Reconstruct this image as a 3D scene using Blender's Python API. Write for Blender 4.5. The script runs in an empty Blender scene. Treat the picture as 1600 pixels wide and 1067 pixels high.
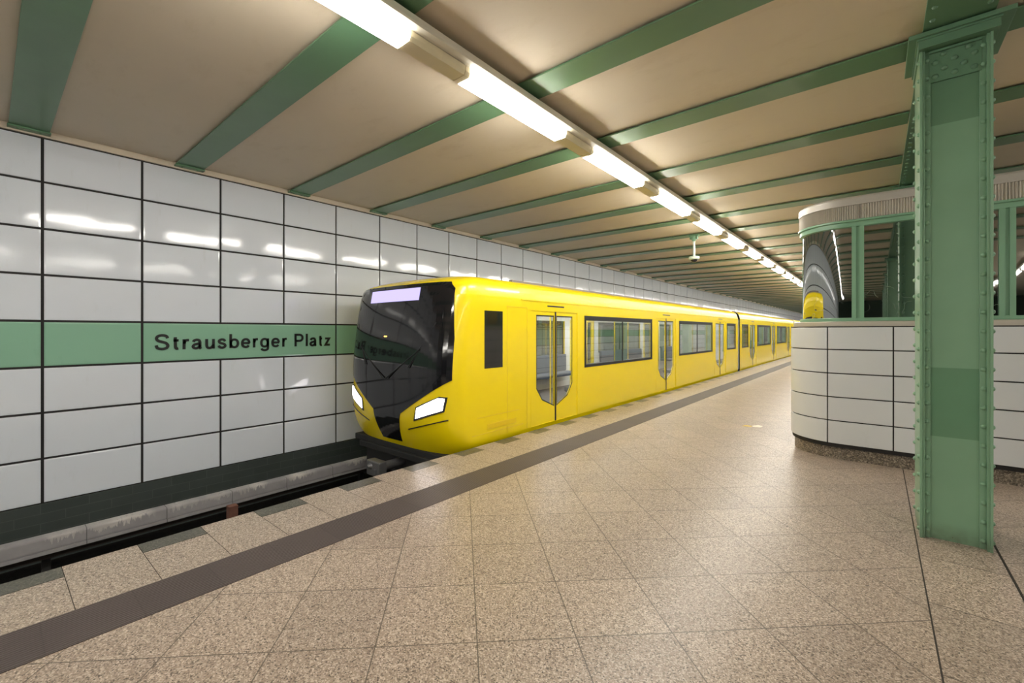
import bpy, bmesh, math, random
from mathutils import Vector
random.seed(4)
PI = math.pi
COL = bpy.context.scene.collection

# ------------------------------------------------------------------ materials
def nodes_of(name):
    m = bpy.data.materials.new(name); m.use_nodes = True
    nt = m.node_tree; nt.nodes.clear()
    out = nt.nodes.new('ShaderNodeOutputMaterial')
    return m, nt, out

class G:
    """tiny node-graph helper"""
    def __init__(self, name):
        self.m, self.nt, self.out = nodes_of(name)
    def n(self, kind, **kw):
        nd = self.nt.nodes.new(kind)
        for k, v in kw.items(): setattr(nd, k, v)
        return nd
    def put(self, sock, v):
        if isinstance(v, bpy.types.NodeSocket): self.nt.links.new(v, sock)
        else: sock.default_value = v
    def math(self, op, a, b=None, c=None, clamp=False):
        nd = self.n('ShaderNodeMath', operation=op, use_clamp=clamp)
        for i, v in enumerate((a, b, c)):
            if v is not None: self.put(nd.inputs[i], v)
        return nd.outputs[0]
    def xyz(self):
        t = self.n('ShaderNodeTexCoord'); s = self.n('ShaderNodeSeparateXYZ')
        self.nt.links.new(t.outputs['Object'], s.inputs[0])
        return s.outputs, t.outputs['Object']
    def mix(self, f, a, b, blend='MIX'):
        nd = self.n('ShaderNodeMix', data_type='RGBA', blend_type=blend)
        self.put(nd.inputs[0], f); self.put(nd.inputs[6], a); self.put(nd.inputs[7], b)
        return nd.outputs[2]
    def noise(self, vec, scale, detail=2.0, rough=0.5):
        nd = self.n('ShaderNodeTexNoise'); self.put(nd.inputs['Vector'], vec)
        nd.inputs['Scale'].default_value = scale; nd.inputs['Detail'].default_value = detail
        nd.inputs['Roughness'].default_value = rough
        return nd.outputs[0]
    def vscale(self, vec, s):
        nd = self.n('ShaderNodeVectorMath', operation='MULTIPLY')
        self.put(nd.inputs[0], vec); nd.inputs[1].default_value = s
        return nd.outputs[0]
    def ramp(self, f, stops):
        nd = self.n('ShaderNodeValToRGB'); self.put(nd.inputs[0], f)
        el = nd.color_ramp.elements
        while len(el) < len(stops): el.new(0.5)
        for e, (p, c) in zip(el, stops): e.position = p; e.color = c
        return nd.outputs[0]
    def bump(self, h, strength, dist=0.01):
        nd = self.n('ShaderNodeBump'); self.put(nd.inputs['Height'], h)
        nd.inputs['Strength'].default_value = strength; nd.inputs['Distance'].default_value = dist
        return nd.outputs[0]
    def principled(self, color, rough=0.5, metal=0.0, normal=None, spec=0.5, coat=0.0):
        p = self.n('ShaderNodeBsdfPrincipled')
        self.put(p.inputs['Base Color'], color); self.put(p.inputs['Roughness'], rough)
        p.inputs['Metallic'].default_value = metal
        p.inputs['Specular IOR Level'].default_value = spec
        p.inputs['Coat Weight'].default_value = coat
        if normal is not None: self.put(p.inputs['Normal'], normal)
        self.nt.links.new(p.outputs[0], self.out.inputs[0])
        return self.m

def rgb(r, g, b): return (r, g, b, 1.0)

def mat_plain(name, c, rough=0.5, metal=0.0, var=0.06, scale=6.0, spec=0.5, coat=0.0, bump=0.0):
    g = G(name); _, v = g.xyz()
    n = g.noise(v, scale, 4.0)
    lo = rgb(*[x * (1 - var) for x in c]); hi = rgb(*[min(1, x * (1 + var)) for x in c])
    col = g.mix(n, lo, hi)
    nb = g.bump(g.noise(v, scale * 20, 2.0), bump, 0.002) if bump else None
    return g.principled(col, rough, metal, nb, spec, coat)

def mat_emit(name, c, s):
    g = G(name); e = g.n('ShaderNodeEmission')
    e.inputs[0].default_value = rgb(*c); e.inputs[1].default_value = s
    g.nt.links.new(e.outputs[0], g.out.inputs[0]); return g.m

def granite(g, v, light, mid, dark, scale):
    vo = g.n('ShaderNodeTexVoronoi'); g.put(vo.inputs['Vector'], v); vo.inputs['Scale'].default_value = scale
    sp = g.n('ShaderNodeSeparateColor'); g.nt.links.new(vo.outputs['Color'], sp.inputs[0])
    c = g.ramp(sp.outputs[0], [(0.0, dark), (0.30, mid), (0.58, mid), (1.0, light)])
    n2 = g.noise(v, scale * 0.45, 5.0, 0.7)
    c2 = g.mix(g.math('MULTIPLY', g.math('SUBTRACT', n2, 0.50, clamp=True), 2.0, clamp=True), c, mid)
    return c2

GL, GM, GD = rgb(0.64, 0.555, 0.475), rgb(0.335, 0.265, 0.208), rgb(0.06, 0.045, 0.034)

def mat_floor(kind):
    """kind: 'diag' lozenge slabs, 'slab' single plain slabs, 'dark' dark inset slabs, 'plinth'"""
    g = G('granite_' + kind); s, v = g.xyz()
    if kind == 'dark':
        c = granite(g, v, rgb(.16, .15, .12), rgb(.075, .07, .055), rgb(.03, .03, .025), 130)
    elif kind == 'plinth':
        c = granite(g, v, rgb(.42, .36, .28), rgb(.16, .13, .10), rgb(.045, .038, .03), 85)
    else:
        c = granite(g, v, GL, GM, GD, 150)
    stain = g.noise(v, 1.3, 5.0, 0.6)
    c = g.mix(g.math('MULTIPLY', stain, 0.45), c, g.mix(1.0, c, rgb(.74, .72, .70), 'MULTIPLY'))
    rough = g.math('ADD', g.math('MULTIPLY', g.noise(v, 14, 3.0), 0.16), 0.27)
    nb = None
    if kind in ('diag', 'centre'):
        if kind == 'diag':
            a = g.math('DIVIDE', g.math('ADD', s[0], 1.9536), 0.3731)
            b = g.math('DIVIDE', g.math('SUBTRACT', s[1], 1.2624), 0.3565)
            p = g.math('MULTIPLY', g.math('ADD', a, b), 0.5); q = g.math('MULTIPLY', g.math('SUBTRACT', a, b), 0.5)
        else:
            p = g.math('DIVIDE', s[1], 0.3565 * 2); q = g.math('MULTIPLY', s[0], 0.0001)
        cell = g.math('ADD', g.math('MULTIPLY', g.math('FLOOR', p), 12.9898), g.math('MULTIPLY', g.math('FLOOR', q), 78.233))
        wn = g.n('ShaderNodeTexWhiteNoise', noise_dimensions='1D'); g.put(wn.inputs['W'], cell)
        c = g.mix(wn.outputs[0], g.mix(1.0, c, rgb(.93, .91, .90), 'MULTIPLY'), g.mix(1.0, c, rgb(1.06, 1.04, 1.02), 'MULTIPLY'))
        def line(t, w):
            f = g.math('FRACT', t); d = g.math('MINIMUM', f, g.math('SUBTRACT', 1.0, f))
            return g.math('LESS_THAN', d, w)
        L = line(p, 0.0064)
        L = g.math('MAXIMUM', L, line(q, 0.0064)) if kind == 'diag' else L
        c = g.mix(g.math('MULTIPLY', L, 0.8), c, rgb(.055, .04, .028))
        nb = g.bump(g.math('SUBTRACT', 1.0, L), 0.4, 0.002)
    return g.principled(c, rough, 0.0, nb, 0.5)

M = {}
M['diag'] = mat_floor('diag'); M['centre'] = mat_floor('centre'); M['slab'] = mat_floor('slab')
M['dark_slab'] = mat_floor('dark'); M['plinth'] = mat_floor('plinth')
M['joint'] = mat_plain('joint', (.035, .028, .022), .8)

def mat_tactile():
    g = G('ribbed_strip'); s, v = g.xyz()
    w = g.math('SINE', g.math('MULTIPLY', s[0], 2 * PI / 0.021))
    slabn = g.n('ShaderNodeTexWhiteNoise', noise_dimensions='1D')
    t = g.math('DIVIDE', g.math('SUBTRACT', s[1], 0.19), 0.388)
    g.put(slabn.inputs['W'], g.math('FLOOR', t))
    c = g.mix(slabn.outputs[0], rgb(.080, .062, .060), rgb(.096, .074, .071))
    c = g.mix(g.math('MULTIPLY', g.noise(v, 60, 3.0), 0.5), c, rgb(.06, .045, .038))
    c = g.mix(g.math('MULTIPLY_ADD', w, -0.2, 0.2), c, rgb(.05, .038, .032))
    f = g.math('FRACT', t); d = g.math('MINIMUM', f, g.math('SUBTRACT', 1.0, f))
    L = g.math('LESS_THAN', d, 0.009)
    c = g.mix(g.math('MULTIPLY', L, .35), c, rgb(.03, .024, .02))
    return g.principled(c, 0.5, 0, g.bump(w, 0.5, 0.003), 0.4)
M['tactile'] = mat_tactile()

def mat_enamel(name, c, rough=0.09):
    g = G(name); s, v = g.xyz()
    n = g.noise(v, 1.1, 3.0)
    col = g.mix(n, rgb(*[x * .95 for x in c]), rgb(*[min(1, x * 1.04) for x in c]))
    dirt = g.noise(g.vscale(v, (3, 3, 0.8)), 3.0, 6.0, .7)
    col = g.mix(g.math('MULTIPLY', g.math('SUBTRACT', dirt, .60, clamp=True), 1.2, clamp=True), col, rgb(c[0]*.7, c[1]*.67, c[2]*.6))
    wob = g.bump(g.noise(v, 2.6, 1.0), 0.10, 0.03)
    return g.principled(col, rough, 0, wob, 0.55)
M['tile'] = mat_enamel('white_enamel', (.72, .76, .83), .085)
M['tile_green'] = mat_enamel('green_enamel', (.265, .49, .35), .16)
M['booth_tile'] = mat_enamel('booth_enamel', (.63, .65, .67), .28)
M['black_joint'] = mat_plain('black_joint', (.012, .010, .010), .7)
M['ink'] = mat_plain('ink', (.008, .009, .009), .35)

def mat_brick():
    g = G('dark_base_tiles'); s, v = g.xyz()
    cb = g.n('ShaderNodeCombineXYZ'); g.put(cb.inputs[0], s[1]); g.put(cb.inputs[1], s[2])
    br = g.n('ShaderNodeTexBrick'); g.nt.links.new(cb.outputs[0], br.inputs['Vector'])
    br.inputs['Scale'].default_value = 1.0; br.inputs['Brick Width'].default_value = .42
    br.inputs['Row Height'].default_value = .115; br.inputs['Mortar Size'].default_value = .004
    br.inputs['Color1'].default_value = rgb(.046, .060, .056); br.inputs['Color2'].default_value = rgb(.058, .072, .068)
    br.inputs['Mortar'].default_value = rgb(.09, .105, .095)
    c = g.mix(g.math('MULTIPLY', g.noise(v, 4, 5.0), .6), br.outputs[0], rgb(.03, .035, .033))
    return g.principled(c, .55)
M['brick'] = mat_brick()

def mat_ceiling():
    g = G('ceiling_plaster'); s, v = g.xyz()
    n = g.noise(v, .55, 5.0, .6)
    c = g.mix(n, rgb(.66, .565, .44), rgb(.79, .69, .545))
    n2 = g.noise(g.vscale(v, (1, 2.5, 1)), 1.6, 6.0, .7)
    c = g.mix(g.math('MULTIPLY', g.math('SUBTRACT', n2, .55, clamp=True), 1.6, clamp=True), c, rgb(.54, .43, .28))
    return g.principled(c, .6, 0, g.bump(g.noise(v, 60, 2.0), .12, .003), .3)
M['ceiling'] = mat_ceiling()
M['cream'] = mat_plain('cream_trim', (.66, .58, .46), .5)

def mat_green(name, c, rust=0.0):
    g = G(name); s, v = g.xyz()
    n = g.noise(v, 3.0, 5.0)
    col = g.mix(n, rgb(*[x * .88 for x in c]), rgb(*[x * 1.1 for x in c]))
    if rust:
        low = g.math('SUBTRACT', 1.0, g.math('DIVIDE', s[2], .55), clamp=True)
        r = g.math('GREATER_THAN', g.math('ADD', g.noise(v, 23, 3.0), g.math('MULTIPLY', low, .16)), .86)
        col = g.mix(r, col, rgb(.12, .03, .018))
        grime = g.math('MULTIPLY', g.math('SUBTRACT', 1.0, g.math('DIVIDE', s[2], .14), clamp=True), g.noise(v, 18, 4.0))
        col = g.mix(grime, col, rgb(.09, .10, .06))
    nb = g.bump(g.noise(v, 90, 3.0), .18, .002)
    return g.principled(col, .30, 0, nb, .5)
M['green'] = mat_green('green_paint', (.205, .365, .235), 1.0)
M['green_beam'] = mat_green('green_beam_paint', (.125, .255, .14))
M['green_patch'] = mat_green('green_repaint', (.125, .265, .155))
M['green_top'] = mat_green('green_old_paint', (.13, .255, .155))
M['frame_green'] = mat_green('frame_green_paint', (.20, .38, .25))

M['fixture'] = mat_plain('fixture_cream', (.70, .66, .56), .35)
M['fixture_tan'] = mat_plain('fixture_tan', (.76, .67, .46), .4)
M['tube_far'] = mat_emit('lamp_diffuser_dim', (1.0, .955, .875), 9.5)
M['tube'] = mat_emit('lamp_diffuser', (1.0, .955, .875), 15.0)
M['chrome'] = mat_plain('steel', (.5, .5, .5), .25, 1.0)
M['yellow'] = mat_plain('yellow_paint', (.98, .75, .003), .27, 0, .02, 2.0, .5, .25)
M['yellow_deep'] = mat_plain('yellow_panel', (.90, .655, .003), .3, 0, .02, 2.0, .5, .2)
M['roof_grey'] = mat_plain('roof_grey', (.26, .22, .18), .6)
M['black_gloss'] = mat_plain('black_gloss', (.010, .010, .012), .07, 0, .1, 3, .6)
M['rubber'] = mat_plain('rubber', (.012, .012, .013), .55)
M['under'] = mat_plain('underframe', (.02, .02, .02), .7)
M['grey_steel'] = mat_plain('grey_steel', (.20, .20, .21), .4, .6)
M['interior'] = mat_plain('interior_panel', (.72, .73, .71), .5)
M['int_floor'] = mat_plain('interior_floor', (.09, .09, .10), .6)
M['seat'] = mat_plain('seat_fabric', (.10, .12, .16), .8, 0, .5, 30)
M['pole'] = mat_plain('pole_yellow', (.80, .60, .03), .3)
M['int_light'] = mat_emit('interior_lamp', (1, .97, .92), 7.5)
M['head'] = mat_emit('headlamp', (1.0, .93, .95), 3.0)
M['display'] = mat_emit('display_lit', (.60, .53, 1.0), .42)
M['amber'] = mat_emit('amber_lamp', (1.0, .42, .06), 2.5)
M['rail'] = mat_plain('rail_steel', (.06, .05, .045), .35, .7)
M['ballast'] = mat_plain('ballast', (.013, .012, .012), .9, 0, .6, 25, .2, 0, .8)
M['concrete_dark'] = mat_plain('dark_concrete', (.03, .029, .026), .85, 0, .4, 8)
M['rust'] = mat_plain('rust_wood', (.11, .045, .03), .75, 0, .3, 20)
M['white_plastic'] = mat_plain('white_plastic', (.62, .72, .64), .3)
M['dome'] = mat_plain('dome_dark', (.02, .016, .02), .06)
M['paper'] = mat_plain('paper', (.75, .72, .62), .8)
M['paper_yellow'] = mat_plain('paper_yellow', (.68, .50, .12), .8)
M['fascia'] = mat_plain('fascia_metal', (.50, .465, .40), .33, .15, .05)
M['cap_metal'] = mat_plain('cap_metal', (.47, .44, .40), .38, .15, .06)

def mat_cover():
    g = G('rail_cover'); s, v = g.xyz()
    base = g.mix(g.noise(v, 9, 4.0), rgb(.26, .25, .26), rgb(.36, .345, .35))
    # limescale runs: patches along the cover, streaky downwards
    patch = g.math('MULTIPLY', g.math('SUBTRACT', g.noise(g.vscale(v, (0, 1, 0)), 1.5, 2.0), .44, clamp=True), 5.0, clamp=True)
    streak = g.noise(g.vscale(v, (1, 1, .10)), 26, 4.0, .7)
    top = g.math('DIVIDE', g.math('ADD', s[2], .80), .14, clamp=True)
    k = g.math('MULTIPLY', patch, g.math('GREATER_THAN', g.math('ADD', streak, g.math('MULTIPLY', top, .38)), .78))
    c = g.mix(g.math('MULTIPLY', k, .85), base, rgb(.74, .70, .65))
    f = g.math('FRACT', g.math('DIVIDE', s[1], 0.74)); L = g.math('LESS_THAN', f, .012)
    c = g.mix(g.math('MULTIPLY', L, .7), c, rgb(.06, .06, .06))
    return g.principled(c, .55)
M['cover'] = mat_cover()

def mat_glass(name, tint, refl, rough=0.02, body=None):
    """pane: glossy coat over either clear tint or a dark film"""
    g = G(name)
    gl = g.n('ShaderNodeBsdfGlossy'); gl.inputs['Color'].default_value = rgb(.9, .92, .92); gl.inputs['Roughness'].default_value = rough
    if body is None:
        bd = g.n('ShaderNodeBsdfTransparent'); bd.inputs[0].default_value = rgb(*tint)
    else:
        bd = g.n('ShaderNodeBsdfDiffuse'); bd.inputs[0].default_value = rgb(*body)
    ge = g.n('ShaderNodeNewGeometry'); dp = g.n('ShaderNodeVectorMath', operation='DOT_PRODUCT')
    g.nt.links.new(ge.outputs['Incoming'], dp.inputs[0]); g.nt.links.new(ge.outputs['Normal'], dp.inputs[1])
    c1 = g.math('SUBTRACT', 1.0, g.math('ABSOLUTE', dp.outputs['Value']), clamp=True)
    f = g.math('ADD', g.math('MULTIPLY', g.math('POWER', c1, 4.0), 1.0 - refl), refl, clamp=True)
    if body is not None:
        # scratched graffiti on the film
        s, v = g.xyz()
        wv = g.n('ShaderNodeTexNoise'); g.put(wv.inputs['Vector'], v); wv.inputs['Scale'].default_value = 5.0
        wv.inputs['Detail'].default_value = 1.0
        d = g.math('ABSOLUTE', g.math('SUBTRACT', wv.outputs[0], .5))
        low = g.math('SUBTRACT', 1.0, g.math('MULTIPLY', g.math('SUBTRACT', s[2], 1.95), 2.2), clamp=True)
        ln = g.math('MULTIPLY', g.math('MULTIPLY', g.math('LESS_THAN', d, .004), low), g.math('GREATER_THAN', g.noise(v, 7, 2), .52))
        bd2 = g.n('ShaderNodeBsdfDiffuse'); bd2.inputs[0].default_value = rgb(.45, .5, .42)
    mx = g.n('ShaderNodeMixShader'); g.put(mx.inputs[0], f)
    g.nt.links.new(bd.outputs[0], mx.inputs[1]); g.nt.links.new(gl.outputs[0], mx.inputs[2])
    last = mx.outputs[0]
    if body is not None:
        m2 = g.n('ShaderNodeMixShader'); g.put(m2.inputs[0], g.math('MULTIPLY', ln, .35))
        g.nt.links.new(last, m2.inputs[1]); g.nt.links.new(bd2.outputs[0], m2.inputs[2]); last = m2.outputs[0]
    g.nt.links.new(last, g.out.inputs[0]); return g.m
M['train_glass'] = mat_glass('train_glass', (.80, .82, .80), .15)
M['booth_glass'] = mat_glass('booth_glass', None, .42, .015, (.012, .020, .015))

# ------------------------------------------------------------------ mesh helpers
class MB:
    def __init__(self): self.v = []; self.f = []; self.mi = []; self.sm = []
    def add(self, vs, fs, mi=0, smooth=False):
        o = len(self.v); self.v += [tuple(p) for p in vs]
        for f in fs: self.f.append(tuple(i + o for i in f)); self.mi.append(mi); self.sm.append(smooth)
        return self
    def box(self, x0, x1, y0, y1, z0, z1, mi=0, bev=0.0):
        if bev <= 0:
            vs = [(x0,y0,z0),(x1,y0,z0),(x1,y1,z0),(x0,y1,z0),(x0,y0,z1),(x1,y0,z1),(x1,y1,z1),(x0,y1,z1)]
            return self.add(vs, [(0,3,2,1),(4,5,6,7),(0,1,5,4),(1,2,6,5),(2,3,7,6),(3,0,4,7)], mi)
        bm = bmesh.new()
        r = bmesh.ops.create_cube(bm, size=1.0)
        for p in bm.verts:
            p.co = Vector(((x0+x1)/2 + p.co.x*(x1-x0), (y0+y1)/2 + p.co.y*(y1-y0), (z0+z1)/2 + p.co.z*(z1-z0)))
        bmesh.ops.bevel(bm, geom=bm.edges[:], offset=bev, segments=2, affect='EDGES', profile=.6)
        bm.verts.index_update()
        self.add([p.co[:] for p in bm.verts], [[p.index for p in f.verts] for f in bm.faces], mi); bm.free()
        return self
    def cyl(self, p0, p1, r0, r1=None, n=16, mi=0, caps=True):
        r1 = r0 if r1 is None else r1
        a = Vector(p0); b = Vector(p1); d = (b - a).normalized()
        u = d.orthogonal().normalized(); w = d.cross(u)
        vs = []
        for c, r in ((a, r0), (b, r1)):
            for i in range(n):
                t = 2*PI*i/n; vs.append((c + u*math.cos(t)*r + w*math.sin(t)*r)[:])
        fs = [(i, (i+1) % n, n + (i+1) % n, n + i) for i in range(n)]
        self.add(vs, fs, mi, True)
        if caps: self.add(vs, [tuple(range(n))[::-1], tuple(range(n, 2*n))], mi)
        return self
    def dome(self, c, axis, r, h=None, n=8, m=3, mi=0):
        """rivet head: half ball on a surface, axis points out"""
        h = r*.75 if h is None else h
        d = Vector(axis).normalized(); u = d.orthogonal().normalized(); w = d.cross(u); c = Vector(c)
        vs = []
        for j in range(m):
            a = PI/2*j/m
            for i in range(n):
                t = 2*PI*i/n
                vs.append((c + (u*math.cos(t) + w*math.sin(t))*r*math.cos(a) + d*h*math.sin(a))[:])
        vs.append((c + d*h)[:])
        fs = [(j*n+i, j*n+(i+1) % n, (j+1)*n+(i+1) % n, (j+1)*n+i) for j in range(m-1) for i in range(n)]
        fs += [((m-1)*n+i, (m-1)*n+(i+1) % n, m*n) for i in range(n)]
        return self.add(vs, fs, mi, True)
    def lathe(self, c, prof, n=24, mi=0):
        vs = [(c[0]+r*math.cos(2*PI*i/n), c[1]+r*math.sin(2*PI*i/n), c[2]+z) for r, z in prof for i in range(n)]
        fs = [(j*n+i, j*n+(i+1) % n, (j+1)*n+(i+1) % n, (j+1)*n+i) for j in range(len(prof)-1) for i in range(n)]
        return self.add(vs, fs, mi, True)
    def build(self, name, mats, parent=None, loc=None):
        me = bpy.data.meshes.new(name); me.from_pydata(self.v, [], self.f)
        if not isinstance(mats, (list, tuple)): mats = [mats]
        for m in mats: me.materials.append(m)
        me.polygons.foreach_set('material_index', self.mi); me.polygons.foreach_set('use_smooth', self.sm)
        me.update()
        o = bpy.data.objects.new(name, me); COL.objects.link(o)
        if parent is not None: o.parent = parent
        if loc is not None: o.location = loc
        return o

def empty(name, loc, label, cat, group=None):
    o = bpy.data.objects.new(name, None); COL.objects.link(o); o.location = loc
    o.empty_display_size = .2
    return tag(o, label, cat, group)
def tag(o, label, cat, group=None):
    o['label'] = label; o['category'] = cat; o['kind'] = 'thing'
    if group: o['group'] = group
    return o
def structure(o): o['kind'] = 'structure'; return o
def fixnormals(o):
    bm = bmesh.new(); bm.from_mesh(o.data); bmesh.ops.recalc_face_normals(bm, faces=bm.faces[:]); bm.to_mesh(o.data); bm.free(); return o
def copy_tree(o, parent=None):
    c = o.copy(); COL.objects.link(c)
    if parent is not None: c.parent = parent
    for ch in list(o.children): copy_tree(ch, c)
    return c

# ------------------------------------------------------------------ dimensions (metres; platform surface z = 0)
H = 1.6                       # eye height
XW = -7.63                    # left wall face
CX = .456                     # centre line of the platform
XR = 2*CX - XW                # right wall face
Y0, Y1 = -30.0, 86.0          # station box
ZB = 3.95                     # underside of ceiling beams
ZC = 3.985                    # ceiling
ZT = -1.15                    # track bed
EDGE = -4.26                  # platform edge
R_EDGE = 2*CX - EDGE

# ------------------------------------------------------------------ walls
JY0, JP = .435, .9217         # first joint, tile pitch
rows = [-.452, .0947, .6417, 1.1887, 1.722, 2.269, 2.816, 3.363, 3.905]
rows = [H + r*7.63 for r in (-.269, -.199, -.1275, -.0560, .0160, .0880, .1600, .2330, .3020)]

def panel(mb, x, y0, y1, z0, z1, nx, mi, gap_y=.014, gap_z=.0135):
    """one enamelled panel with softly rolled edges, facing nx"""
    y0 += gap_y; y1 -= gap_y; z0 += gap_z; z1 -= gap_z
    t = .020; ins = .016; d = .004; tilt = random.uniform(-.0016, .0016); tz = random.uniform(-.0012, .0012)
    def X(o, y, z): return x + nx*(o + tilt*(y-y0)/(y1-y0) + tz*(z-z0)/(z1-z0))
    def ring(o, i): return [(X(o, a, b), a, b) for a, b in ((y0+i, z0+i), (y1-i, z0+i), (y1-i, z1-i), (y0+i, z1-i))]
    vs = ring(-t, 0) + ring(-d, 0) + ring(0, ins)
    fs = []
    for k in (0, 4):
        for i in range(4):
            j = (i+1) % 4; fs.append((k+i, k+j, k+4+j, k+4+i))
    fs.append((8, 9, 10, 11))
    if nx < 0: fs = [f[::-1] for f in fs]
    mb.add(vs, fs[:4], mi); mb.add(vs, fs[4:8], mi); mb.add(vs, fs[8:], mi)

def tiled_wall(name, x, nx, sign_k=None):
    mb = MB(); b = x - nx*.018
    mb.box(min(b, b-nx*.15), max(b, b-nx*.15), Y0, Y1, rows[0], ZC, 1)
    k0 = math.ceil((Y0-JY0)/JP); k1 = int((Y1-JY0)/JP)
    for k in range(k0, k1):
        ya, yb = JY0 + k*JP, JY0 + (k+1)*JP
        for r in range(8):
            if r == 3:
                continue
            panel(mb, x, ya, yb, rows[r], rows[r+1], nx, 0)
        if sign_k is not None and k in sign_k: continue
        panel(mb, x, ya, yb, rows[3], rows[4], nx, 2)
    return structure(mb.build(name, [M['tile'], M['black_joint'], M['tile_green']]))
tiled_wall('wall_left', XW, 1, (1, 2, 3))
tiled_wall('wall_right', XR, -1)
for side, x, nx in (('left', XW, 1), ('right', XR, -1)):
    mb = MB(); b = x - nx*.012
    mb.box(min(b, b-nx*.2), max(b, b-nx*.2), Y0, Y1, ZT-.1, rows[0]-.004)
    structure(mb.build('baseboard_' + side, M['brick']))
    mb = MB(); b = x + nx*.015
    mb.box(min(b, b-nx*.05), max(b, b-nx*.05), Y0, Y1, rows[8]+.004, ZC)
    structure(mb.build('trim_1' if side == 'left' else 'trim_2', M['cream']))
for nm, ya, yb in (('wall_far', Y1, Y1+.2), ('wall_near', Y0-.2, Y0)):
    structure(MB().box(XW-.2, XR+.2, ya, yb, ZT-.2, ZC+.1).build(nm, M['concrete_dark']))

# station name panel
sy0, sy1 = JY0 + JP, JY0 + 4*JP
sign = empty('station_sign', (XW, (sy0+sy1)/2, (rows[3]+rows[4])/2),
             'long green station name panel reading Strausberger Platz on the white tiled wall', 'sign')
mb = MB(); panel(mb, 0, sy0-(sy0+sy1)/2, sy1-(sy0+sy1)/2, (rows[3]-rows[4])/2, (rows[4]-rows[3])/2, 1, 0)
mb.build('name_panel', M['tile_green'], sign)
def crom(pts, n=7):
    """smooth curve through points"""
    P = [pts[0]] + list(pts) + [pts[-1]]; out = []
    for a, b, c, d in zip(P, P[1:], P[2:], P[3:]):
        for k in range(n):
            t = k/n
            out.append(tuple(.5*((2*b[i]) + (c[i]-a[i])*t + (2*a[i]-5*b[i]+4*c[i]-d[i])*t*t + (3*b[i]-a[i]-3*c[i]+d[i])*t**3) for i in (0, 1)))
    return out + [pts[-1]]
def ell(cx, cy, rx, ry, a0, a1, n=36):
    out = []
    for k in range(n+1):
        t = math.radians(a0 + (a1-a0)*k/n); c_, s_ = math.cos(t), math.sin(t)
        out.append((cx + rx*math.copysign(abs(c_)**.88, c_), cy + ry*math.copysign(abs(s_)**.88, s_)))
    return out
GLYPH = {
 'S': [crom([(.95,.75),(.84,.89),(.5,.94),(.16,.88),(.05,.72),(.2,.585),(.5,.515),(.82,.43),(.97,.27),(.84,.11),(.5,.055),(.15,.11),(.02,.30)])],
 's': [crom([(.93,.55),(.78,.655),(.5,.69),(.2,.65),(.07,.54),(.22,.43),(.5,.38),(.82,.32),(.96,.20),(.80,.09),(.5,.05),(.17,.10),(.02,.22)])],
 't': [[(.34,.90),(.34,.30)] + crom([(.34,.29),(.40,.13),(.62,.06),(1.0,.08)])[1:], [(-.12,.665),(1.1,.665)]],
 'r': [[(0,0),(0,.74)], crom([(0,.40),(.18,.58),(.50,.665),(1.05,.675)])],
 'a': [crom([(.06,.53),(.18,.64),(.48,.69),(.78,.65),(.90,.50)]) + [(.90,.20)] + crom([(.90,.20),(.93,.07),(1.02,.0)])[1:],
       crom([(.90,.44),(.60,.385),(.22,.33),(.02,.20),(.14,.085),(.42,.05),(.74,.13),(.90,.29)])],
 'u': [[(0,.74),(0,.30)] + crom([(0,.29),(.08,.12),(.36,.05),(.74,.11),(1.0,.30)])[1:], [(1,.74),(1,0)]],
 'b': [[(0,0),(0,1)], ell(.5,.333,.5,.275,180,540)],
 'e': [ell(.5,.37,.49,.315,0,325), [(.02,.375),(1.05,.375)]],
 'g': [ell(.5,.37,.5,.315,0,360), [(1,.74),(1,.0)] + crom([(1,-.02),(.93,-.17),(.52,-.25),(.14,-.19),(.05,-.09)])[1:]],
 'P': [[(0,0),(0,1)], [(0,.925),(.5,.925)] + ell(.5,.68,.5,.245,90,-90,20)[1:] + [(0,.435)]],
 'l': [[(0,0),(0,1)]],
 'z': [[(-.08,.665),(.93,.665),(.04,.075),(1.1,.075)]],
}
def stroke(mb, pts, w):
    P = [Vector(p) for p in pts]; Q = [P[0]]
    for p in P[1:]:
        if (p-Q[-1]).length > 1e-4: Q.append(p)
    P = Q; n = len(P); L_, R_ = [], []
    for i in range(n):
        d0 = (P[i]-P[i-1]).normalized() if i else (P[1]-P[0]).normalized()
        d1 = (P[i+1]-P[i]).normalized() if i < n-1 else d0
        n0 = Vector((-d0.y, d0.x)); n1 = Vector((-d1.y, d1.x)); b = n0 + n1
        if b.length < .2: b = n0
        b.normalize(); k = w/2/max(.45, b.dot(n0))
        L_.append(P[i]+b*k); R_.append(P[i]-b*k)
    vs = [(0.009, p.x, p.y) for p in L_+R_] + [(0.004, p.x, p.y) for p in L_+R_]
    fs = []
    for i in range(n-1):
        fs += [(n+i, n+i+1, i+1, i), (2*n+i, 2*n+i+1, i+1, i), (3*n+i, 3*n+i+1, n+i+1, n+i)]
    mb.add(vs, fs)
WORD = [('S', 1.483, 1.656), ('t', 1.685, 1.77), ('r', 1.803, 1.894), ('a', 1.908, 2.04), ('u', 2.078, 2.2), ('s', 2.231, 2.358), ('b', 2.393, 2.526), ('e', 2.551, 2.687), ('r', 2.722, 2.81), ('g', 2.828, 2.962), ('e', 2.996, 3.132), ('r', 3.169, 3.256), ('P', 3.369, 3.522), ('l', 3.561, 3.59), ('a', 3.624, 3.754), ('t', 3.79, 3.866), ('z', 3.894, 4.007)]
ZBASE, ZCAP, SW = 1.342, 1.556, .0355
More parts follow.
